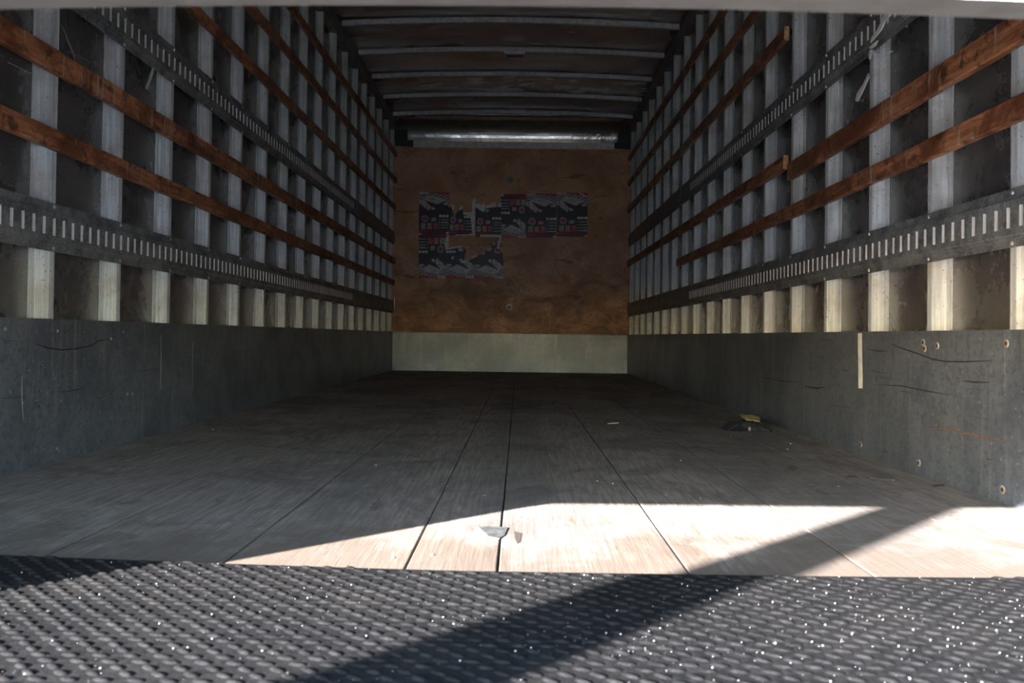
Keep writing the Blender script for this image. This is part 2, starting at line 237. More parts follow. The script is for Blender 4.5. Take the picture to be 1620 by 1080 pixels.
def m_slat():
    t = NT('stained hardwood rub rail')
    gr = t.noise((1, .08, 1), 60, 6, .7, .4); bl = t.noise((1, .6, 1), 7, 7, .7, .8); st = t.noise((1, .8, 1), 24, 6, .7, .5, 6)
    wh = t.noise((1, 3.0, .3), 16, 3, .5, .1, 14); whm = t.noise((1, 1, 1), 1.1, 2, .5, 0, 31)
    c = t.mix(t.ramp(gr, [(.3, 0.), (.7, 1.)]), (.30, .112, .052), (.56, .25, .125))
    c = t.mix(t.ramp(bl, [(.42, 0.), (.66, .85)]), c, (.15, .050, .024))
    c = t.mix(t.ramp(st, [(.58, 0.), (.78, .8)]), c, (.05, .024, .016))
    k = t.n('ShaderNodeMath', operation='MULTIPLY')
    t.l(t.ramp(wh, [(.80, 0.), (.88, .7)]), k.inputs[0]); t.l(t.ramp(whm, [(.52, 0.), (.58, 1.)]), k.inputs[1])
    c = t.mix(k.outputs[0], c, (.50, .42, .36))
    t.bump(gr, .3, .004)
    return t.out(c, .42, 0., .4)
def m_roof():
    t = NT('rippled bare roof sheet')
    a = t.noise((.5, .9, 1), 1.7, 1.5, .45, .6); b = t.noise((1, 1, 1), 22, 4, .6)
    d = t.noise((.5, 1, 1), 2, 3, .5, .4, 8)
    c = t.mix(t.ramp(d, [(.35, 0.), (.7, 1.)]), (.58, .56, .56), (.72, .70, .69))
    c = t.mix(t.ramp(t.noise((.6, 1, 1), 1.6, 4, .6, .5, 13), [(.35, 0.), (.7, .75)]), c, (.44, .29, .24))  # brown reflection of the plywood painted into the sheet as patches
    sx = t.n('ShaderNodeSeparateXYZ'); t.l(t.g.outputs['Position'], sx.inputs[0])
    band = t.n('ShaderNodeMapRange'); t.l(sx.outputs[1], band.inputs[0]); band.inputs[1].default_value = 7.35; band.inputs[2].default_value = 8.0; band.inputs[3].default_value = -.3; band.inputs[4].default_value = .12
    band2 = t.n('ShaderNodeMapRange'); t.l(sx.outputs[1], band2.inputs[0]); band2.inputs[1].default_value = 8.12; band2.inputs[2].default_value = 8.35; band2.inputs[3].default_value = 0; band2.inputs[4].default_value = -.3
    a1 = t.n('ShaderNodeMath', operation='ADD'); a2 = t.n('ShaderNodeMath', operation='ADD')
    t.l(band.outputs[0], a1.inputs[0]); t.l(band2.outputs[0], a1.inputs[1]); t.l(a1.outputs[0], a2.inputs[0]); t.l(t.noise((.7, 1.9, 1), 2.8, 4, .55, 1.6, 41), a2.inputs[1])
    splotch = t.ramp(a2.outputs[0], [(.66, 0.), (.69, 1.)])  # pale irregular splotches, kept to a band near the far end
    c = t.mix(splotch, c, (.95, .92, .90))
    mt = t.n('ShaderNodeMath', operation='MULTIPLY_ADD'); t.l(splotch, mt.inputs[0]); mt.inputs[1].default_value = -.45; mt.inputs[2].default_value = .5
    t.bump(a, .45, .02)
    return t.out(c, t.ramp(a, [(.3, .20), (.75, .32)]), mt.outputs[0])
def m_rubber():
    t = NT('black rubber tread'); a = t.noise(sc=90, det=6, rough=.75); b = t.noise(sc=7, det=5)
    c = t.mix(t.ramp(a, [(.4, 0.), (.75, 1.)]), (.007, .0075, .008), (.020, .020, .021))
    c = t.mix(t.ramp(b, [(.45, 0.), (.9, .4)]), c, (.026, .025, .024))
    t.bump(a, .5, .002); return t.out(c, .66, 0., .22)
POST, PANEL, SCUFF, GALV, SLOT, FLOOR, PLY, SLAT, ROOF, RUBBER = m_post(), m_panel(), m_scuff(), m_galv(), m_slot(), m_floor(), m_ply(), m_slat(), m_roof(), m_rubber()
BOW = plain('dusty zinc roof bow', (.66, .68, .70), .55, .1)
SLOTSIDE = plain('darkened slot side', (.10, .10, .10), .6, .2)  # shade inside the slots put into the colour; also used on bolt heads
DARKG = plain('dark seam filler', (.012, .011, .010), .9)
RAILM = plain('dull painted top rail', (.24, .23, .225), .55, .3, .25, 12)
TRIMM = plain('pale metal strip', (.84, .83, .82), .4, .1, .12, 20)
COVEM = NT('polished curved front sheet'); COVEM.bump(COVEM.noise(sc=6, det=3), .15, .02); COVEM = COVEM.out(COVEM.ramp(COVEM.noise(sc=12), [(.3, .55), (.7, .7)]), .19, .95)
BRACKET = plain('dark green corner bracket', (.05, .07, .065), .5, .3)
ENDG = plain('pale end grain', (.62, .34, .16), .6, 0, .2, 60)
RIVM = plain('bright rivet', (.62, .62, .58), .35, .6)
DOORW = plain('white painted door skin', (.80, .80, .78), .5, 0, .04)
SEAL = plain('grey brown door bottom rubber', (.20, .175, .15), .6, 0, .1)
ASPH = plain('pale concrete yard', (.42, .425, .43), .9, 0, .15, 40)
MARK = {'dark': plain('black scuff mark', (.022, .026, .03), .6), 'rust': plain('rusty scratch', (.20, .085, .045), .7), 'pale': plain('pale scratch', (.33, .35, .34), .6)}
PALE = plain('pale scratch on lining', (.34, .34, .33), .6)
RUST = plain('rusty screw head', (.14, .05, .03), .7, .2); WASH = plain('bare metal ring', (.5, .48, .46), .5, .4)
TAPE_M = plain('white chalk tape', (.80, .80, .78), .7, 0, .08)
CAUSTIC_M = plain('white reflected light blotch', (.93, .93, .92), .12, 0, .02)  # glossy white standing in for blotches of reflected light
PLATE = plain('grey steel patch plate', (.085, .095, .095), .6, .0, .3, 60)
STAIN_M = plain('dark floor stain', (.055, .045, .04), .8)
BLACKC = plain('black crumpled cloth', (.016, .017, .022), .7, 0, .4, 50)
YELL = plain('dull yellow patch', (.30, .265, .12), .6)
CRUMB = plain('pale crumb', (.62, .60, .54), .6)
SPLM = plain('dark splinter', (.05, .04, .035), .8)
GRIT = plain('glassy grit', (.85, .86, .88), .12, 0, .05)
STEEL = plain('outer steel', (.35, .35, .36), .5, .5)
PR = [plain('poster black ink', (0.037, 0.036, 0.048), .35, 0, .3, 80), plain('poster light grey ink', (0.612, 0.586, 0.595), .4), plain('poster mid grey ink', (0.289, 0.272, 0.289), .4, 0, .35, 45),
      plain('poster red ink', (0.578, 0.037, 0.06), .4), plain('poster maroon ink', (0.17, 0.027, 0.076), .4), plain('torn white paper', (.90, .88, .86), .8),
      plain('poster salmon ink', (0.612, 0.272, 0.221), .4, 0, .5, 90), plain('poster slate ink', (0.238, 0.255, 0.374), .4, 0, .5, 90)]

# ------------------------------------------------------------------ structure: floor, walls, ceiling
YF = 0.10
def floor():
    bm = bmesh.new()
    seams = [-1.07, -.778, -.473, -.176, -.028, .278, .572, .878]
    edges = [XL - DEP] + seams + [XR + DEP]
    for i in range(len(edges) - 1):
        a, b = edges[i] + (.0017 if i else 0), edges[i+1] - (.0017 if i < len(edges) - 2 else 0)
        ny = 60; prev = None
        for k in range(ny + 1):                      # planks a little wavy along their edges
            y = YF + (YB + .05 - YF) * k / ny
            j = rnd.uniform(-.0006, .0006)
            cur = [bm.verts.new((a + j*(i > 0), y, -.008)), bm.verts.new((a + j*(i > 0), y, -.001)), bm.verts.new((a + .002 + j, y, 0)), bm.verts.new((b - .002 + j, y, 0)), bm.verts.new((b + j*(i < len(edges)-2), y, -.001)), bm.verts.new((b + j*(i < len(edges)-2), y, -.008))]
            if prev:
                for q in range(5): bm.faces.new((prev[q], prev[q+1], cur[q+1], cur[q]))
            prev = cur
    add_box(bm, XL - DEP, XR + DEP, YF, YB + .05, -.10, -.0075, 1)
    fixn(bm)
    return tag(mesh_obj('floor', bm, [FLOOR, DARKG]), kind='structure')
floor()
for side in 'LR':
    x0, x1 = (XL - DEP - .03, XL - DEP) if side == 'L' else (XR + DEP, XR + DEP + .03)
    nm = 'left' if side == 'L' else 'right'
    w = tag(box_obj('wall_' + nm, (x0, x1, .58, YB + .05, -.10, 2.70), PANEL), kind='structure')
    # kick plate along the foot of the wall
    b = tag(box_obj('baseboard_' + nm, ((XL - .001, XL + .002) if side == 'L' else (XR - .002, XR + .001)) + (.66, YB - .02, 0, .4045), SCUFF), kind='structure')
    sgn = 1 if side == 'L' else -1
    for wd, cl, pts in (MARKL if side == 'L' else MARKR):
        bm = bmesh.new(); ribbon(bm, pts, wd, .0004)
        o = mesh_obj('scratch', bm, MARK[cl], b); o.location.x = (XL + .002) if side == 'L' else (XR - .0024)
        fixn_me = None
        tag(o, {'dark': 'black scuff mark', 'rust': 'rusty scratch', 'pale': 'pale vertical scratch'}[cl])
    for (y, z) in (SCREWL if side == 'L' else SCREWR):
        if z > .40 or z < .01: continue
        bm = bmesh.new()
        big = side == 'R'
        for r, t, mi in ((.010 if big else .006, .0012, 1), (.0055 if big else .004, .0022, 0)):
            prism(bm, [(0, y + r*math.cos(a*math.pi/7), z + r*math.sin(a*math.pi/7)) for a in range(14)], (t, 0, 0), mi)
        fixn(bm)
        o = mesh_obj('screw', bm, [RUST if big else WASH, WASH if big else SCUFF], b); o.location.x = XL + .002 if side == 'L' else XR - .0042
        if side == 'R':
            o.scale.x = -1; o.location.x = XR - .002
    # top rail closing the posts
    r = box_obj('trim_1' if side == 'L' else 'trim_2', ((XL - DEP, XL + .004) if side == 'L' else (XR - .004, XR + DEP)) + (.60, YB + .02, ZTOP, ZROOF - .012), RAILM)
    tag(r, kind='structure')

def ceiling():
    bm = bmesh.new(); nx = 28; ny = 60
    x0, x1 = XL - DEP, XR + DEP; xc = (x0 + x1) / 2; hw = (x1 - x0) / 2
    def zz(x, y):
        return ZROOF + .030 + .035 * (1 - ((x - xc) / hw) ** 2)
    g = [[bm.verts.new((x0 + (x1-x0)*i/nx, .58 + (YB + .05 - .58)*j/ny, zz(x0 + (x1-x0)*i/nx, 0))) for i in range(nx+1)] for j in range(ny+1)]
    for j in range(ny):
        for i in range(nx): bm.faces.new((g[j][i], g[j+1][i], g[j+1][i+1], g[j][i+1]))
    fixn(bm)
    bmesh.ops.solidify(bm, geom=bm.faces[:], thickness=-.02)
    return tag(mesh_obj('ceiling', bm, ROOF, smooth=False), kind='structure')
ceiling()
# bulkhead plywood, its kick plate, pale strip and curved sheet above
wf = box_obj('wall_front', (XL - DEP, XR + DEP, YB - .012, YB + .002, -.05, 2.34), PLY)
box_obj('backing', (XL - DEP, XR + DEP, YB + .003, YB + .03, -.05, 2.70), STEEL, wf)
tag(wf, kind='structure')
tag(box_obj('baseboard_front', (XL + .004, XR - .004, YB - .018, YB - .012, .0, .3985), SCUFF), kind='structure')
tag(box_obj('trim_3', (-1.127, .972, YB - .022, YB - .012, 2.332, 2.398), TRIMM), kind='structure')
def cove():
    bm = bmesh.new(); pr = None; n = 14
    for k in range(n + 1):
        a = k / n * 1.36
        y = YB - .215 + .205 * math.sin(a); z = 2.350 + .285 * math.cos(a)
        if k == n: z = 2.398
        c = [bm.verts.new((XL - .03, y, z)), bm.verts.new((XR + .03, y, z))]
        if pr: bm.faces.new((pr[0], pr[1], c[1], c[0]))
        pr = c
    fixn(bm); bmesh.ops.solidify(bm, geom=bm.faces[:], thickness=.003)
    return tag(mesh_obj('trim_4', bm, COVEM, smooth=False), kind='structure')
cove()
for x0, x1, lb in ((XL, -1.127, 'left'), (.972, XR, 'right')):
    bm = bmesh.new()
    prism(bm, [(x0, YB - .03, 2.345), (x1, YB - .03, 2.335), (x1, YB - .03, 2.398), (x0, YB - .03, 2.398)], (0, .018, 0))
    prism(bm, [(x0, YB - .05, 2.392), (x1, YB - .05, 2.392), (x1, YB - .05, 2.398), (x0, YB - .05, 2.398)], (0, .03, 0))
    if lb == 'left': prism(bm, [(x0, YB - .05, 2.40), (x0 + .13, YB - .05, 2.40), (x0 + .13, YB - .05, 2.60), (x0, YB - .05, 2.60)], (0, .02, 0))
    else: prism(bm, [(x1, YB - .05, 2.40), (x1 - .13, YB - .05, 2.40), (x1 - .13, YB - .05, 2.60), (x1, YB - .05, 2.60)], (0, .02, 0))
    fixn(bm)
    tag(mesh_obj('corner_bracket', bm, BRACKET), 'dark corner bracket above the ' + lb + ' end of the plywood front wall', 'bracket', 'corner brackets over the plywood')
# door frame and the part-raised door overhead
def door():
    d = tag(empty('door_1', (0, .60, .6)), kind='structure')
    bm = bmesh.new(); n = 60; y0, y1 = .5875, .620
    def zb(x):
        return .612 - (.045*x*x if abs(x) < .45 else .0091 + .010*(abs(x) - .45))
    def col(x): return [(x, y0, zb(x)), (x, y1, zb(x)), (x, y1, zb(x) + .05), (x, y0, zb(x) + .05)]
    pr = None; x0, x1 = XL - .01, XR + .01
    for k in range(n + 1):
        c = [bm.verts.new((p[0], p[1] - .60, p[2] - .6)) for p in col(x0 + (x1-x0)*k/n)]
        if pr:
            for q in range(4):
                f = bm.faces.new((pr[q], pr[(q+1) % 4], c[(q+1) % 4], c[q])); f.material_index = 1 if q == 3 else 0
        else: bm.faces.new(c)
        pr = c
    bm.faces.new(list(reversed(pr))); fixn(bm)
    mesh_obj('bottom_seal', bm, [SEAL, DOORW], d)
    z = .657
    while z < 2.62:
        o = box_obj('door_panel', (x0, x1, -.0125, .020, z - .6, min(z + .30, 2.66) - .6 - .002), DOORW, d, .002); z += .30
    return d
door()
for i, (x0, x1) in enumerate(((XL - .12, -1.300), (1.122, XR + .12))):
    tag(box_obj('trim_%d' % (5 + i), (x0, x1, .578, .655, -.05, 2.72), STEEL), kind='structure')
for sx in (-1, 1):      # small gussets added where door meets frame, to round the shadow's corner
    bm = bmesh.new(); xe = -1.300 if sx < 0 else 1.122
    prism(bm, [(xe, .60, .60), (xe - sx*.05, .60, .60), (xe, .60, .545)], (0, .004, 0)); fixn(bm)
    tag(mesh_obj('trim_7' if sx < 0 else 'trim_8', bm, STEEL), kind='structure')
tag(box_obj('ground', (-30, 30, -40, .0, -1.25, -1.10), ASPH), kind='structure')

# ------------------------------------------------------------------ wall posts
ORD = ['first','second','third','fourth','fifth','sixth','seventh','eighth','ninth','tenth','eleventh','twelfth','thirteenth','fourteenth','fifteenth','sixteenth','seventeenth','eighteenth']
def post_mesh(side):
    s = 1 if side == 'L' else -1
    bm = bmesh.new()
    def bx(n0, n1, y0, y1, z0=.0, z1=ZTOP):        # n: inward, origin on the panel
        add_box(bm, min(s*n0, s*n1), max(s*n0, s*n1), y0, y1, z0, z1)
    D2 = DEP - .0015
    bx(.0, D2, 0, .0025)                 # web facing the door
    bx(D2 - .0025, D2, .0025, .026)      # inner face
    bx(.0, D2 - .0025, .0235, .026)      # far web
    bx(.0005, .003, -.030, 0)            # flange on the lining, door side
    bx(.0005, .003, .026, .050)
    fixn(bm)
    me = bpy.data.meshes.new('wall_post'); bm.to_mesh(me); bm.free(); me.materials.append(POST)
    return me
for side, y0, nn in (('L', YL, 17), ('R', YR, 18)):
    me = post_mesh(side)
    for i in range(-3, nn):
        y = y0 + i*PITCH
        if y > YB - .06 or y < .7: continue
        o = link(bpy.data.objects.new('wall_post', me)); o.location = (XL - DEP if side == 'L' else XR + DEP, y, 0)
        w = 'left' if side == 'L' else 'right'
        if i >= 0: lb = 'pale upright metal post on the %s wall, %s from the %s edge of the photo' % (w, ORD[i], w)
        else: lb = 'pale upright metal post on the %s wall beside the door, %s outside the photo' % (w, ORD[-i-1])
        tag(o, lb, 'wall post', 'upright posts of the %s wall' % w)

# ------------------------------------------------------------------ slotted tracks
def track_rail(side, zc, y0, y1, slots=True):
    """raised steel rail with a row of upright slots; returns bmesh in world coordinates"""
    bm = bmesh.new()
    def P(n, y, z): return bm.verts.new((WX(side, n), y, zc + z))
    def q(a, b, c, d, mi=0):
        f = bm.faces.new((P(*a), P(*b), P(*c), P(*d))); f.material_index = mi
    prof = [(0, .068), (.0025, .068), (.0025, .049), (.007, .047), (.007, .043), (.012, .040), (.012, .0245)]
    for sg in (1, -1):
        for (n0, z0), (n1, z1) in zip(prof, prof[1:]):
            q((n0, y0, sg*z0), (n1, y0, sg*z1), (n1, y1, sg*z1), (n0, y1, sg*z0))
    n = .012; zs = .0245; p = .0508; hw = .0072
    k = 0; y = y0
    if slots:
        while y + p <= y1 + 1e-6:
            c = y + p/2; a, b = c - hw, c + hw
            q((n, y, -zs), (n, a, -zs), (n, a, zs), (n, y, zs)); q((n, b, -zs), (n, y+p, -zs), (n, y+p, zs), (n, b, zs))
            q((n, a, -zs), (.0015, a, -zs), (.0015, a, zs), (n, a, zs), 2)
            q((n, b, -zs), (.0015, b, -zs), (.0015, b, zs), (n, b, zs), 1)
            q((n, a, zs), (n, b, zs), (.0015, b, zs), (.0015, a, zs), 2); q((n, a, -zs), (n, b, -zs), (.0015, b, -zs), (.0015, a, -zs), 2)
            q((.0015, a, -zs), (.0015, b, -zs), (.0015, b, zs), (.0015, a, zs), 2)
            y += p
    if y < y1 - 1e-4: q((n, y, -zs), (n, y1, -zs), (n, y1, zs), (n, y, zs))
    for yy in (y0, y1):
        for sg in (1, -1):
            pts = [P(nn, yy, sg*z) for nn, z in prof] ; bm.faces.new(pts + [P(0, yy, sg*.0245)])
        q((0, yy, -.0245), (.012, yy, -.0245), (.012, yy, .0245), (0, yy, .0245))
    bmesh.ops.remove_doubles(bm, verts=bm.verts[:], dist=.00002); fixn(bm)
    return bm
def dome(bm, x, y, z, s, r=.0062):
    rings = [(0, 1), (.5, .8), (.8, .35)]
    vs = [[bm.verts.new((x + s*r*.75*h, y + r*w*math.cos(a*math.pi/4), z + r*w*math.sin(a*math.pi/4))) for a in range(8)] for h, w in rings]
    for i in range(2):
        for a in range(8): bm.faces.new((vs[i][a], vs[i][(a+1) % 8], vs[i+1][(a+1) % 8], vs[i+1][a]))
    bm.faces.new(vs[2])
for side, ystop, yp, zlo, zhi in (('L', 6.75, YL, .6615, 1.375), ('R', 5.77, YR, .6615, 1.376)):
    w = 'left' if side == 'L' else 'right'
    sgn = 1 if side == 'L' else -1
    for zc, pos in ((zlo, 'lower'), (zhi, 'upper')):
        start = .70
        n = int((ystop - start) / .0508); ye = start + n*.0508
        t = tag(empty('slotted_track', (WX(side, 0), start, zc)), '%s slotted metal cargo track running along the %s wall' % (pos, w), 'cargo track', 'slotted tracks on the walls')
        o = mesh_obj('rail', track_rail(side, zc, start, ye), [GALV, SLOT, SLOTSIDE]); o.parent = t; o.location = -t.location
        rv = None
        for i in range(-3, 12):
            y = yp + i*PITCH + .012
            if y < start + .05 or y > ye - .03: continue
            for sg in (1, -1):
                if rv is None:
                    bm = bmesh.new(); dome(bm, 0, 0, 0, sgn); fixn(bm); r = mesh_obj('rivet', bm, RIVM); rv = r.data
                else: r = link(bpy.data.objects.new('rivet', rv))
                r.parent = t; r.location = Vector((WX(side, .0025), y, zc + sg*.0585)) - t.location
        o = mesh_obj('plain_rail', track_rail(side, zc, ye + .002, YB - .03, False), [GALV])
        tag(o, 'plain far section of the %s rail on the %s wall, beside the plywood' % (pos, w), 'rail', 'plain far rail sections')

# ------------------------------------------------------------------ wooden slats
def slat(side, y0, z0, y1, z1, hh, label, jog=0.0):
    bm = bmesh.new(); n = max(6, int((y1 - y0)/.25)); pr = None; r = random.Random(int(y0*100 + z0*1000))
    s = 1 if side == 'L' else -1
    for k in range(n + 1):
        t = k/n; y = y0 + (y1-y0)*t; z = z0 + (z1-z0)*t + r.uniform(-1, 1)*.0015
        a, b = z - hh + r.uniform(-1, 1)*.0012, z + hh + r.uniform(-1, 1)*.0012
        xi, xo = WX(side, .0), WX(side, .021); xb = WX(side, .017)
        c = [bm.verts.new(p) for p in ((xi, y, a), (xb, y, a), (xo, y, a + .004), (xo, y, b - .004), (xb, y, b), (xi, y, b))]
        if pr:
            for q in range(6): bm.faces.new((pr[q], pr[(q+1) % 6], c[(q+1) % 6], c[q]))
        else:
            f = bm.faces.new(c); f.material_index = 1
        pr = c
    f = bm.faces.new(list(reversed(pr))); f.material_index = 1
    fixn(bm)
    return tag(mesh_obj('wooden_slat', bm, [SLAT, ENDG]), label, 'wooden slat', 'brown rub slats on the %s wall' % ('left' if side == 'L' else 'right'))
YE = YB - .03
slat('L', .70, .903, YE, .910, .029, 'lowest brown wooden slat on the left wall')
slat('L', .70, 1.118, YE, 1.138, .033, 'second lowest brown slat on the left wall, with pale rub marks')
slat('L', .70, 1.632, YE, 1.69, .026, 'brown wooden slat on the left wall just above the upper slotted track')
slat('L', .70, 1.90, YE, 1.975, .026, 'second highest brown wooden slat on the left wall')
slat('L', .70, 2.16, YE, 2.25, .026, 'topmost brown wooden slat on the left wall, near the roof')
slat('R', 3.676, 1.680, YE, 1.70, .030, 'brown slat with pale cut end, above the upper track on the right wall')
slat('R', .70, 1.94, YE, 1.975, .026, 'second highest brown wooden slat on the right wall')
slat('R', .70, 2.19, YE, 2.235, .026, 'topmost brown wooden slat on the right wall, near the roof')
slat('R', 3.672, 1.128, YE, 1.140, .030, 'brown slat with a pale cut end, between the two tracks on the right wall')
slat('R', .70, 1.090, 3.62, 1.078, .036, 'wide near orange-brown slat on the right wall, cut short under the upper track')
slat('R', .70, .900, 6.15, .912, .028, 'lowest orange-brown slat on the right wall, ending halfway back')

# ------------------------------------------------------------------ roof bows
xc = (XL + XR) / 2
def bow(y, label):
    bm = bmesh.new(); n = 24; pr = None; hw = (XR - XL)/2 - .002
    for k in range(n + 1):
        x = xc - hw + 2*hw*k/n; u = (x - xc)/hw
        z = ZROOF - .012 + .036*(1 - u*u)
        c = [bm.verts.new(p) for p in ((x, y - .030, z + .030), (x, y - .016, z + .030), (x, y - .014, z), (x, y + .014, z), (x, y + .016, z + .030), (x, y + .030, z + .030), (x, y + .030, z + .033), (x, y - .030, z + .033))]
        if pr:
            for q in range(8): bm.faces.new((pr[q], pr[(q+1) % 8], c[(q+1) % 8], c[q]))
        else: bm.faces.new(c)
        pr = c
    bm.faces.new(list(reversed(pr))); fixn(bm)
    return tag(mesh_obj('roof_bow', bm, BOW), label, 'roof bow', 'roof bows across the ceiling')
for k in range(5):
    bow(8.80 - .64*k, 'grey metal roof bow across the ceiling, %s counted from the plywood wall' % ORD[k])
for k in range(5, 12):
    bow(8.80 - .64*k, 'grey metal roof bow hidden above the door edge, %s counted from the plywood wall' % ORD[k])
fx = tag(empty('ceiling_fixture', (-.06, 6.88, 2.632)), 'small flat metal fixture at the middle of a ceiling bow', 'light fixture')
box_obj('housing', (-.085, .085, -.045, .045, -.014, .012), TRIMM, fx, .004); box_obj('lens', (-.07, .07, -.032, .032, -.022, -.014), plain('smoky lens', (.06, .065, .09), .15), fx, .003)

# ------------------------------------------------------------------ front wall furniture
for (x, z, lb) in ((-.112, 2.006, 'upper'), (-.101, .673, 'lower')):
    e = tag(empty('bolt_plate', (x, YB - .012, z)), 'round dull metal bolt washer on the %s part of the plywood front wall' % lb, 'bolt washer', 'round washers on the plywood')
    for r, t, nm, m, ns in ((.038, .003, 'washer', GALV, 20), (.015, .010, 'bolt_head', SLOTSIDE, 6)):
        bm = bmesh.new(); prism(bm, [(r*math.cos(a*2*math.pi/ns), 0, r*math.sin(a*2*math.pi/ns)) for a in range(ns)], (0, -t, 0)); fixn(bm)
        mesh_obj(nm, bm, m, e)
for x, z0, z1, lb in ((-1.300, .64, .76, 'left'), (1.128, 1.36, 1.48, 'right')):
    tag(box_obj('reflector_strip', (x - .006, x + .006, YB - .016, YB - .012, z0, z1), TRIMM), 'tiny pale upright strip at the %s edge of the plywood' % lb, 'strip')

# ------------------------------------------------------------------ posters
def ink(u, v):
    """printed design, u to the right and v downward, 0..1"""
    if v < .055 and u > .62: return 3 if not (.72 < u < .88 and .02 < v < .035) else 6
    if v < .02 and u > .3: return 3
    tray = [(.10,.17),(.30,.09),(.62,.12),(.92,.19),(.60,.30)]
    lp = [(0,.17),(.18,.19),(.40,.35),(.33,.445),(0,.28)]
    sm = [(.41,.34),(.54,.385),(.50,.425),(.40,.42)]
    sm2 = [(.78,.27),(.97,.24),(.97,.31),(.83,.31)]
    if inpoly(u, v, tray): return 2 if (.36 < u < .50 and .15 < v < .175) or abs((u-.1)*.22 + .14 - v + .05) < .004 else 1
    if inpoly(u, v, lp):
        return 0 if int(u*22) % 4 == 1 and int((v - u*.45)*40) % 3 == 1 else 1
    if inpoly(u, v, sm) or inpoly(u, v, sm2): return 1
    if v < .20 - (.04 if u < .3 else 0) + max(0, u - .6)*.15:
        return 1 if (abs((v + u*.35) % .075 - .02) < .008 or v < .05 and u < .3) else 2
    if v < .44: return 0
    du, dv = (u - .20), (v - .64)*1.42
    d = math.hypot(du, dv)
    if d < .115: return 1 if d > .095 else (3 if abs(dv) < .03 or d < .05 else 7)
    if .40 < u < .57 and .62 < v < .70: return 7 if (u < .46 and v < .66) else (6 if int(v*110) % 2 else 1)
    if u > .66 and .545 < v < .60: return 5 if int(u*40) % 5 else 2
    if u > .66 and .62 < v < .90: return (1 if int((u*60)) % 3 else 2) if (v*100 % 6.5) < 2.6 and not (.70 < u < .74) else 0
    for a, b, c2 in ((.06,.24,1),(.28,.44,6),(.48,.64,3)):
        if a < u < b and .745 < v < .89:
            return c2 if (int(u*37) + int(v*41)) % 3 else (0 if c2 == 1 else 1 if (v < .78) else 6)
    if v > .91:
        if u > .90 and .955 < v: return 5
        return 3 if u < .33 and v < .955 else 4
    return 0
def poster(d, i):
    x0, z0, x1, z1 = d['box']; cell = .0052
    nx, nz = int((x1-x0)/cell), int((z0-z1)/cell); dx, dz = (x1-x0)/nx, (z0-z1)/nz
    bm = bmesh.new(); y = YB - .0128 - .0004*(i % 3)
    r = random.Random(i)
    for j in range(nz):
        z = z0 - (j+.5)*dz; run = None
        def flush(run, e):
            a, m = run
            vs = [bm.verts.new(p) for p in ((x0+a*dx, y, z0-(j+1)*dz), (x0+e*dx, y, z0-(j+1)*dz), (x0+e*dx, y, z0-j*dz), (x0+a*dx, y, z0-j*dz))]
            bm.faces.new(vs).material_index = m
        for k in range(nx):
            x = x0 + (k+.5)*dx; m = None
            if d['keep'] is None or inpoly(x, z, d['keep']):
                u, v = (x-x0)/(x1-x0), (z0-z)/(z0-z1)
                if d['flip']: u, v = 1-u, 1-v
                m = ink(u, v)
            for P in d['white']:
                if inpoly(x, z, P): m = 5 if (d['keep'] is None or m is not None or r.random() < .75) else m
            if run and run[1] != m: flush(run, k); run = None
            if m is not None and run is None: run = (k, m)
        if run: flush(run, nx)
    bmesh.ops.remove_doubles(bm, verts=bm.verts[:], dist=.00005)
    for f in bm.faces:
        if f.normal.y > 0: f.normal_flip()
    res = bmesh.ops.extrude_face_region(bm, geom=bm.faces[:])
    bmesh.ops.translate(bm, verts=[v for v in res['geom'] if isinstance(v, bmesh.types.BMVert)], vec=(0, -.0003, 0))
    tag(mesh_obj('poster', bm, PR), d['lab'] + ' on the plywood wall', 'poster', 'posters pasted on the plywood')
for i, d in enumerate(POSTERS): poster(d, i)
bm = bmesh.new(); prism(bm, [(x, YB - .015, z) for x, z in STRIP], (0, .0012, 0)); fixn(bm)
tag(mesh_obj('paper_strip', bm, PR[5]), 'long torn strip of bare white paper hanging between two posters', 'paper')

# ------------------------------------------------------------------ small things on walls and floor
bm = bmesh.new(); prism(bm, [(XR - .0021, y, z) for y, z in TAPE], (-.0006, 0, 0)); fixn(bm)
tag(mesh_obj('tape_strip', bm, TAPE_M), 'white vertical strip of tape on the right kick plate', 'tape')
f = tag(empty('caustic_blotches', (XR, 2.7, 1.2)), 'bright blotches of reflected light over the upper right track, shaped as thin white pieces', 'light blotch')
for i, pts in enumerate(FILM):  # light thrown onto the wall, modelled as thin white pieces
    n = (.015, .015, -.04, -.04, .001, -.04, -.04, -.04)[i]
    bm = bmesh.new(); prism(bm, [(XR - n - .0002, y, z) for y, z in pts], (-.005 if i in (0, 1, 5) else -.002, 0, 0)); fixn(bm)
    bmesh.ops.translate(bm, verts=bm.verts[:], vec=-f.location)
    mesh_obj('caustic_blotch', bm, CAUSTIC_M, f)
wlft = bpy.data.objects['wall_left']
for pts in SCRATCHL:
    bm = bmesh.new(); ribbon(bm, pts, .006, .0006); fixn(bm); o = mesh_obj('scratch', bm, PALE, wlft); o.location.x = XL - DEP
    tag(o, 'pale scratch')
bm = bmesh.new(); (ya, za), (yb, zb_) = HANGL
prism(bm, [(XL + .003, ya - .007, za), (XL + .003, ya + .007, za), (XL + .003, yb + .007, zb_), (XL + .003, yb - .007, zb_)], (.004, 0, 0)); fixn(bm)
tag(mesh_obj('metal_pin', bm, POST), 'short pale slanting pin hanging under the upper track on the left wall', 'pin')
bm = bmesh.new(); prism(bm, [(x, y, .0002) for x, y in PATCH], (0, 0, .0016)); fixn(bm)
tag(mesh_obj('patch_plate', bm, PLATE), 'small grey patch plate across a floor seam in the sunlight', 'patch')
fl_ = bpy.data.objects['floor']
bm = bmesh.new(); prism(bm, [(x, y, .0001) for x, y in STAIN], (0, 0, .0005)); fixn(bm)
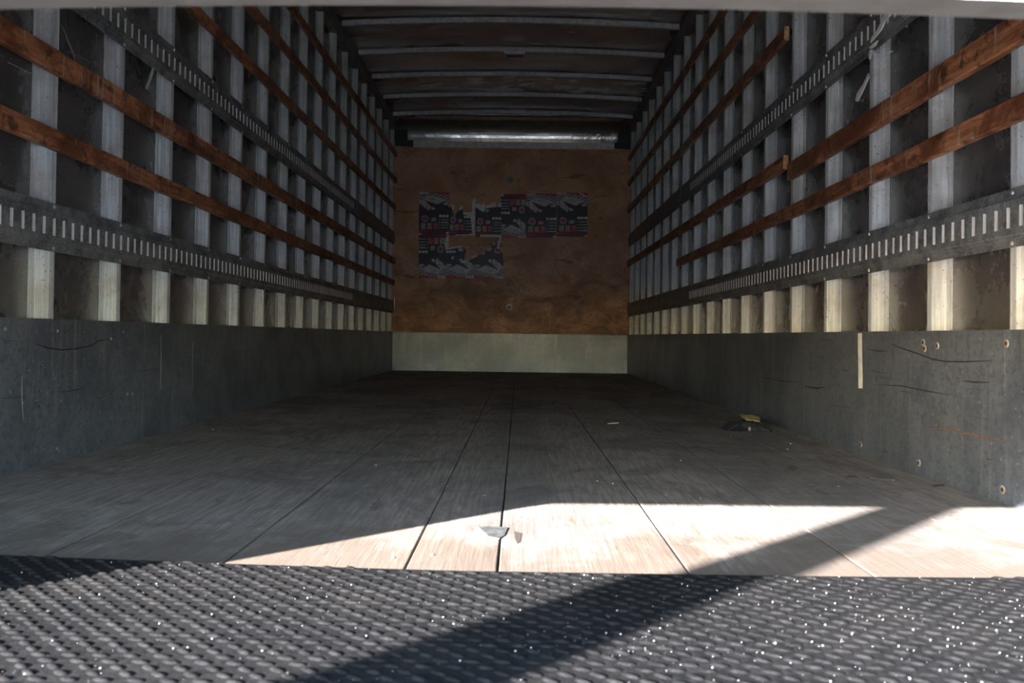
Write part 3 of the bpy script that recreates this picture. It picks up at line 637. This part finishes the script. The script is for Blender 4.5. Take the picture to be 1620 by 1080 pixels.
tag(mesh_obj('stain', bm, STAIN_M, fl_), 'dark stain')
def crumb_mesh():
    bm = bmesh.new(); bmesh.ops.create_icosphere(bm, subdivisions=1, radius=1)
    for v in bm.verts: v.co *= rnd.uniform(.6, 1.15)
    me = bpy.data.meshes.new('crumb'); bm.to_mesh(me); bm.free(); me.materials.append(CRUMB); return me
cm = crumb_mesh()
for x, y in CRUMBS:
    o = link(bpy.data.objects.new('crumb', cm)); s = rnd.uniform(.0013, .0024)*(1 + .16*y); o.scale = (s*1.3, s, s*.6); o.location = (x, y, s*.45)
    o.rotation_euler = (0, 0, rnd.uniform(0, 3))
    tag(o, 'tiny pale crumb lying on the worn plank floor', 'crumb', 'crumbs on the floor')
for i, (p, q) in enumerate(SPLINT):
    bm = bmesh.new(); d = (Vector(q) - Vector(p)); n = Vector((-d.y, d.x)).normalized()*.0035
    a, b = Vector(p), Vector(q); m_ = (a+b)/2 + n
    prism(bm, [(k.x, k.y, .0003) for k in (a, m_ - n*2.2, b, m_ + n*.6)], (0, 0, .003)); fixn(bm)
    lb = ['dark splinter by the right kick plate, leftmost of three', 'long thin dark splinter by the right kick plate, middle of three', 'dark splinter touching the foot of the right kick plate', 'thin white sliver of paper on the middle of the floor'][i]
    tag(mesh_obj('splinter' if i < 3 else 'paper_sliver', bm, SPLM if i < 3 else CRUMB), lb, 'splinter' if i < 3 else 'paper')
# crumpled black thing with a yellow patch near the right wall
rg = tag(empty('crumpled_cloth', tuple(RAGC)), 'small crumpled black cloth with a yellow patch, on the floor by the right wall', 'cloth')
bm = bmesh.new(); nx, ny = 34, 26; G = []
rr = random.Random(3); ph = [(rr.uniform(10, 40), rr.uniform(10, 40), rr.uniform(0, 6)) for _ in range(6)]
for j in range(ny + 1):
    row = []
    for i in range(nx + 1):
        u, v = i/nx*2 - 1, j/ny*2 - 1
        e = max(0, 1 - abs(u)**2.6)*max(0, 1 - abs(v)**2.6)
        # a higher block to the right, ragged fingers to the left
        hgt = .042*e**.5*(1.0 if u > -.1 else .72 + .5*u + .25*math.sin(v*9))
        hgt += .006*e*sum(math.sin(a*u*.5 + b*v*.5 + c) for a, b, c in ph)/2
        x = u*.083*(1 + .08*math.sin(v*7)); y = v*.085*(1 + .10*math.sin(u*8))
        row.append(bm.verts.new((x, y, max(.0004, hgt))))
    G.append(row)
for j in range(ny):
    for i in range(nx): bm.faces.new((G[j][i], G[j][i+1], G[j+1][i+1], G[j+1][i]))
bnd = [e for e in bm.edges if e.is_boundary]; 
bmesh.ops.holes_fill(bm, edges=bnd); fixn(bm)
mesh_obj('fabric', bm, BLACKC, rg, smooth=True)
for k in range(4):
    bm = bmesh.new(); 
    pts = [(-.05, -.055 + k*.030), (-.075, -.060 + k*.031), (-.098 - .006*(k % 2), -.068 + k*.033)]
    for i in range(2):
        (xa, ya), (xb, yb2) = pts[i], pts[i+1]; za, zb2 = (.030, .018) if i == 0 else (.018, .002)
        w = .010 - i*.002
        prism(bm, [(xa, ya - w, za), (xa, ya + w, za), (xa, ya + w*.8, za - .010), (xa, ya - w*.8, za - .010)], (xb - xa, yb2 - ya, zb2 - za))
    fixn(bm); mesh_obj('frayed_end', bm, BLACKC, rg)
bm = bmesh.new(); prism(bm, [(-.010, -.040, .042), (.044, -.050, .037), (.060, .008, .048), (.030, .032, .055), (-.016, .026, .055)], (0, 0, .003)); fixn(bm)
mesh_obj('yellow_patch', bm, YELL, rg)
bm = bmesh.new(); add_box(bm, -.012, -.004, -.088, -.083, .004, .018); fixn(bm); tag(mesh_obj('pale_tab', bm, GALV, rg), 'pale tab')

# ------------------------------------------------------------------ platform, rubber mat, grit
tag(box_obj('tailgate_platform', (XL - DEP, XR + DEP, -.35, YF - .004, -.10, .0), STEEL), 'steel edge platform under the black rubber mat', 'platform')
def mat_edge(x): return 1.322 + .055*max(0, -(x) - .05)**1.35*1.3 + .030*max(0, x - .2)**2 + .0
def mat():
    m = tag(empty('rubber_mat', (-.1, .7, 0)), 'black raised-tread rubber mat covering the door end of the floor', 'mat')
    T = .017
    x0, x1, y0 = XL + .006, XR - .006, -.30
    bm = bmesh.new(); n = 80; pr = None
    for k in range(n + 1):
        x = x0 + (x1-x0)*k/n; ye = mat_edge(x)
        c = [bm.verts.new(p) for p in ((x, y0, .0003), (x, y0, T), (x, ye - .006, T), (x, ye, T - .006), (x, ye + .001, .0003))]
        if pr:
            for q in range(5): bm.faces.new((pr[q], pr[(q+1) % 5], c[(q+1) % 5], c[q]))
        else: bm.faces.new(c)
        pr = c
    bm.faces.new(list(reversed(pr))); fixn(bm)
    o = mesh_obj('sheet', bm, RUBBER, m); o.location = -m.location
    # lens-shaped studs in alternating slant
    bm = bmesh.new(); px, py = .0340, .0168; r = random.Random(1)
    j = 0; y = .70
    while y < 1.40:
        i = 0; x = x0 + .02 + (px/2 if j % 2 else 0)
        while x < x1 - .02:
            if y < mat_edge(x) - .008:
                a = (-.62 if (j // 2) % 2 == 0 else -.30) + r.uniform(-.06, .06); ca, sa = math.cos(a), math.sin(a)
                L, Wd, Hh = .0125, .0056, .0023*r.uniform(.85, 1.1)
                ring = []
                for t in range(10):
                    th = t*2*math.pi/10; u, v = L*math.cos(th), Wd*math.sin(th)
                    ring.append(((x + u*ca - v*sa), (y + u*sa + v*ca)))
                b0 = [bm.verts.new((p[0], p[1], T - .0005)) for p in ring]
                b1 = [bm.verts.new((x + (p[0]-x)*.62, y + (p[1]-y)*.62, T + Hh*.8)) for p in ring]
                b2 = bm.verts.new((x, y, T + Hh))
                for t in range(10):
                    bm.faces.new((b0[t], b0[(t+1) % 10], b1[(t+1) % 10], b1[t])); bm.faces.new((b1[t], b1[(t+1) % 10], b2))
            x += px; i += 1
        y += py; j += 1
    fixn(bm); o = mesh_obj('tread_pattern', bm, RUBBER, m, smooth=True); o.location = -m.location
    tag(o, 'raised tread', kind='stuff')
    bm = bmesh.new(); r = random.Random(5)
    for _ in range(1500):
        x = r.uniform(-.75, .85); y = r.uniform(.84, 1.33)
        if r.random() > .35 + .65*max(0, min(1, (x + .1)*1.6)) * (1.25 - (y - .85)): continue
        if y > mat_edge(x) - .01: continue
        s = r.choice((.00025, .0003, .0004, .0004, .0005, .0009)); z = T + .0006 + r.random()*.0012
        vs = [bm.verts.new((x + s*a, y + s*b, z + s*c)) for a, b, c in ((1,0,0),(-1,0,0),(0,1,0),(0,-1,0),(.3,.2,1),(0,0,-1))]
        for a, b, c in ((0,2,4),(2,1,4),(1,3,4),(3,0,4),(2,0,5),(1,2,5),(3,1,5),(0,3,5)): bm.faces.new((vs[a], vs[b], vs[c]))
    o = mesh_obj('grit', bm, GRIT)
    tag(o, 'sparkling pale grit scattered over the black rubber mat', 'grit', kind='stuff')
mat()
# upright added outside, out of view, to cast the shadow across mat and floor
def shadow_caster_post():
    bm = bmesh.new(); n = 16; pr = None
    for z, w, off in ((-1.10, .26, .03), (.5, .21, .028), (1.02, .170, .022), (1.47, .135, -.006), (2.4, .11, -.03)):
        # centre leans across the sun's direction
        cx, cy = -2.425 + off*.707, -1.385 - off*.707
        c = [bm.verts.new((cx + w/2*math.cos(a*2*math.pi/n), cy + w/2*math.sin(a*2*math.pi/n), z)) for a in range(n)]
        if pr:
            for q in range(n): bm.faces.new((pr[q], pr[(q+1) % n], c[(q+1) % n], c[q]))
        else: bm.faces.new(c)
        pr = c
    bm.faces.new(list(reversed(pr))); fixn(bm)
    tag(mesh_obj('shadow_post', bm, STEEL, smooth=True), 'added tapered post outside the door that casts the diagonal shadow, out of the picture', 'post')
shadow_caster_post()
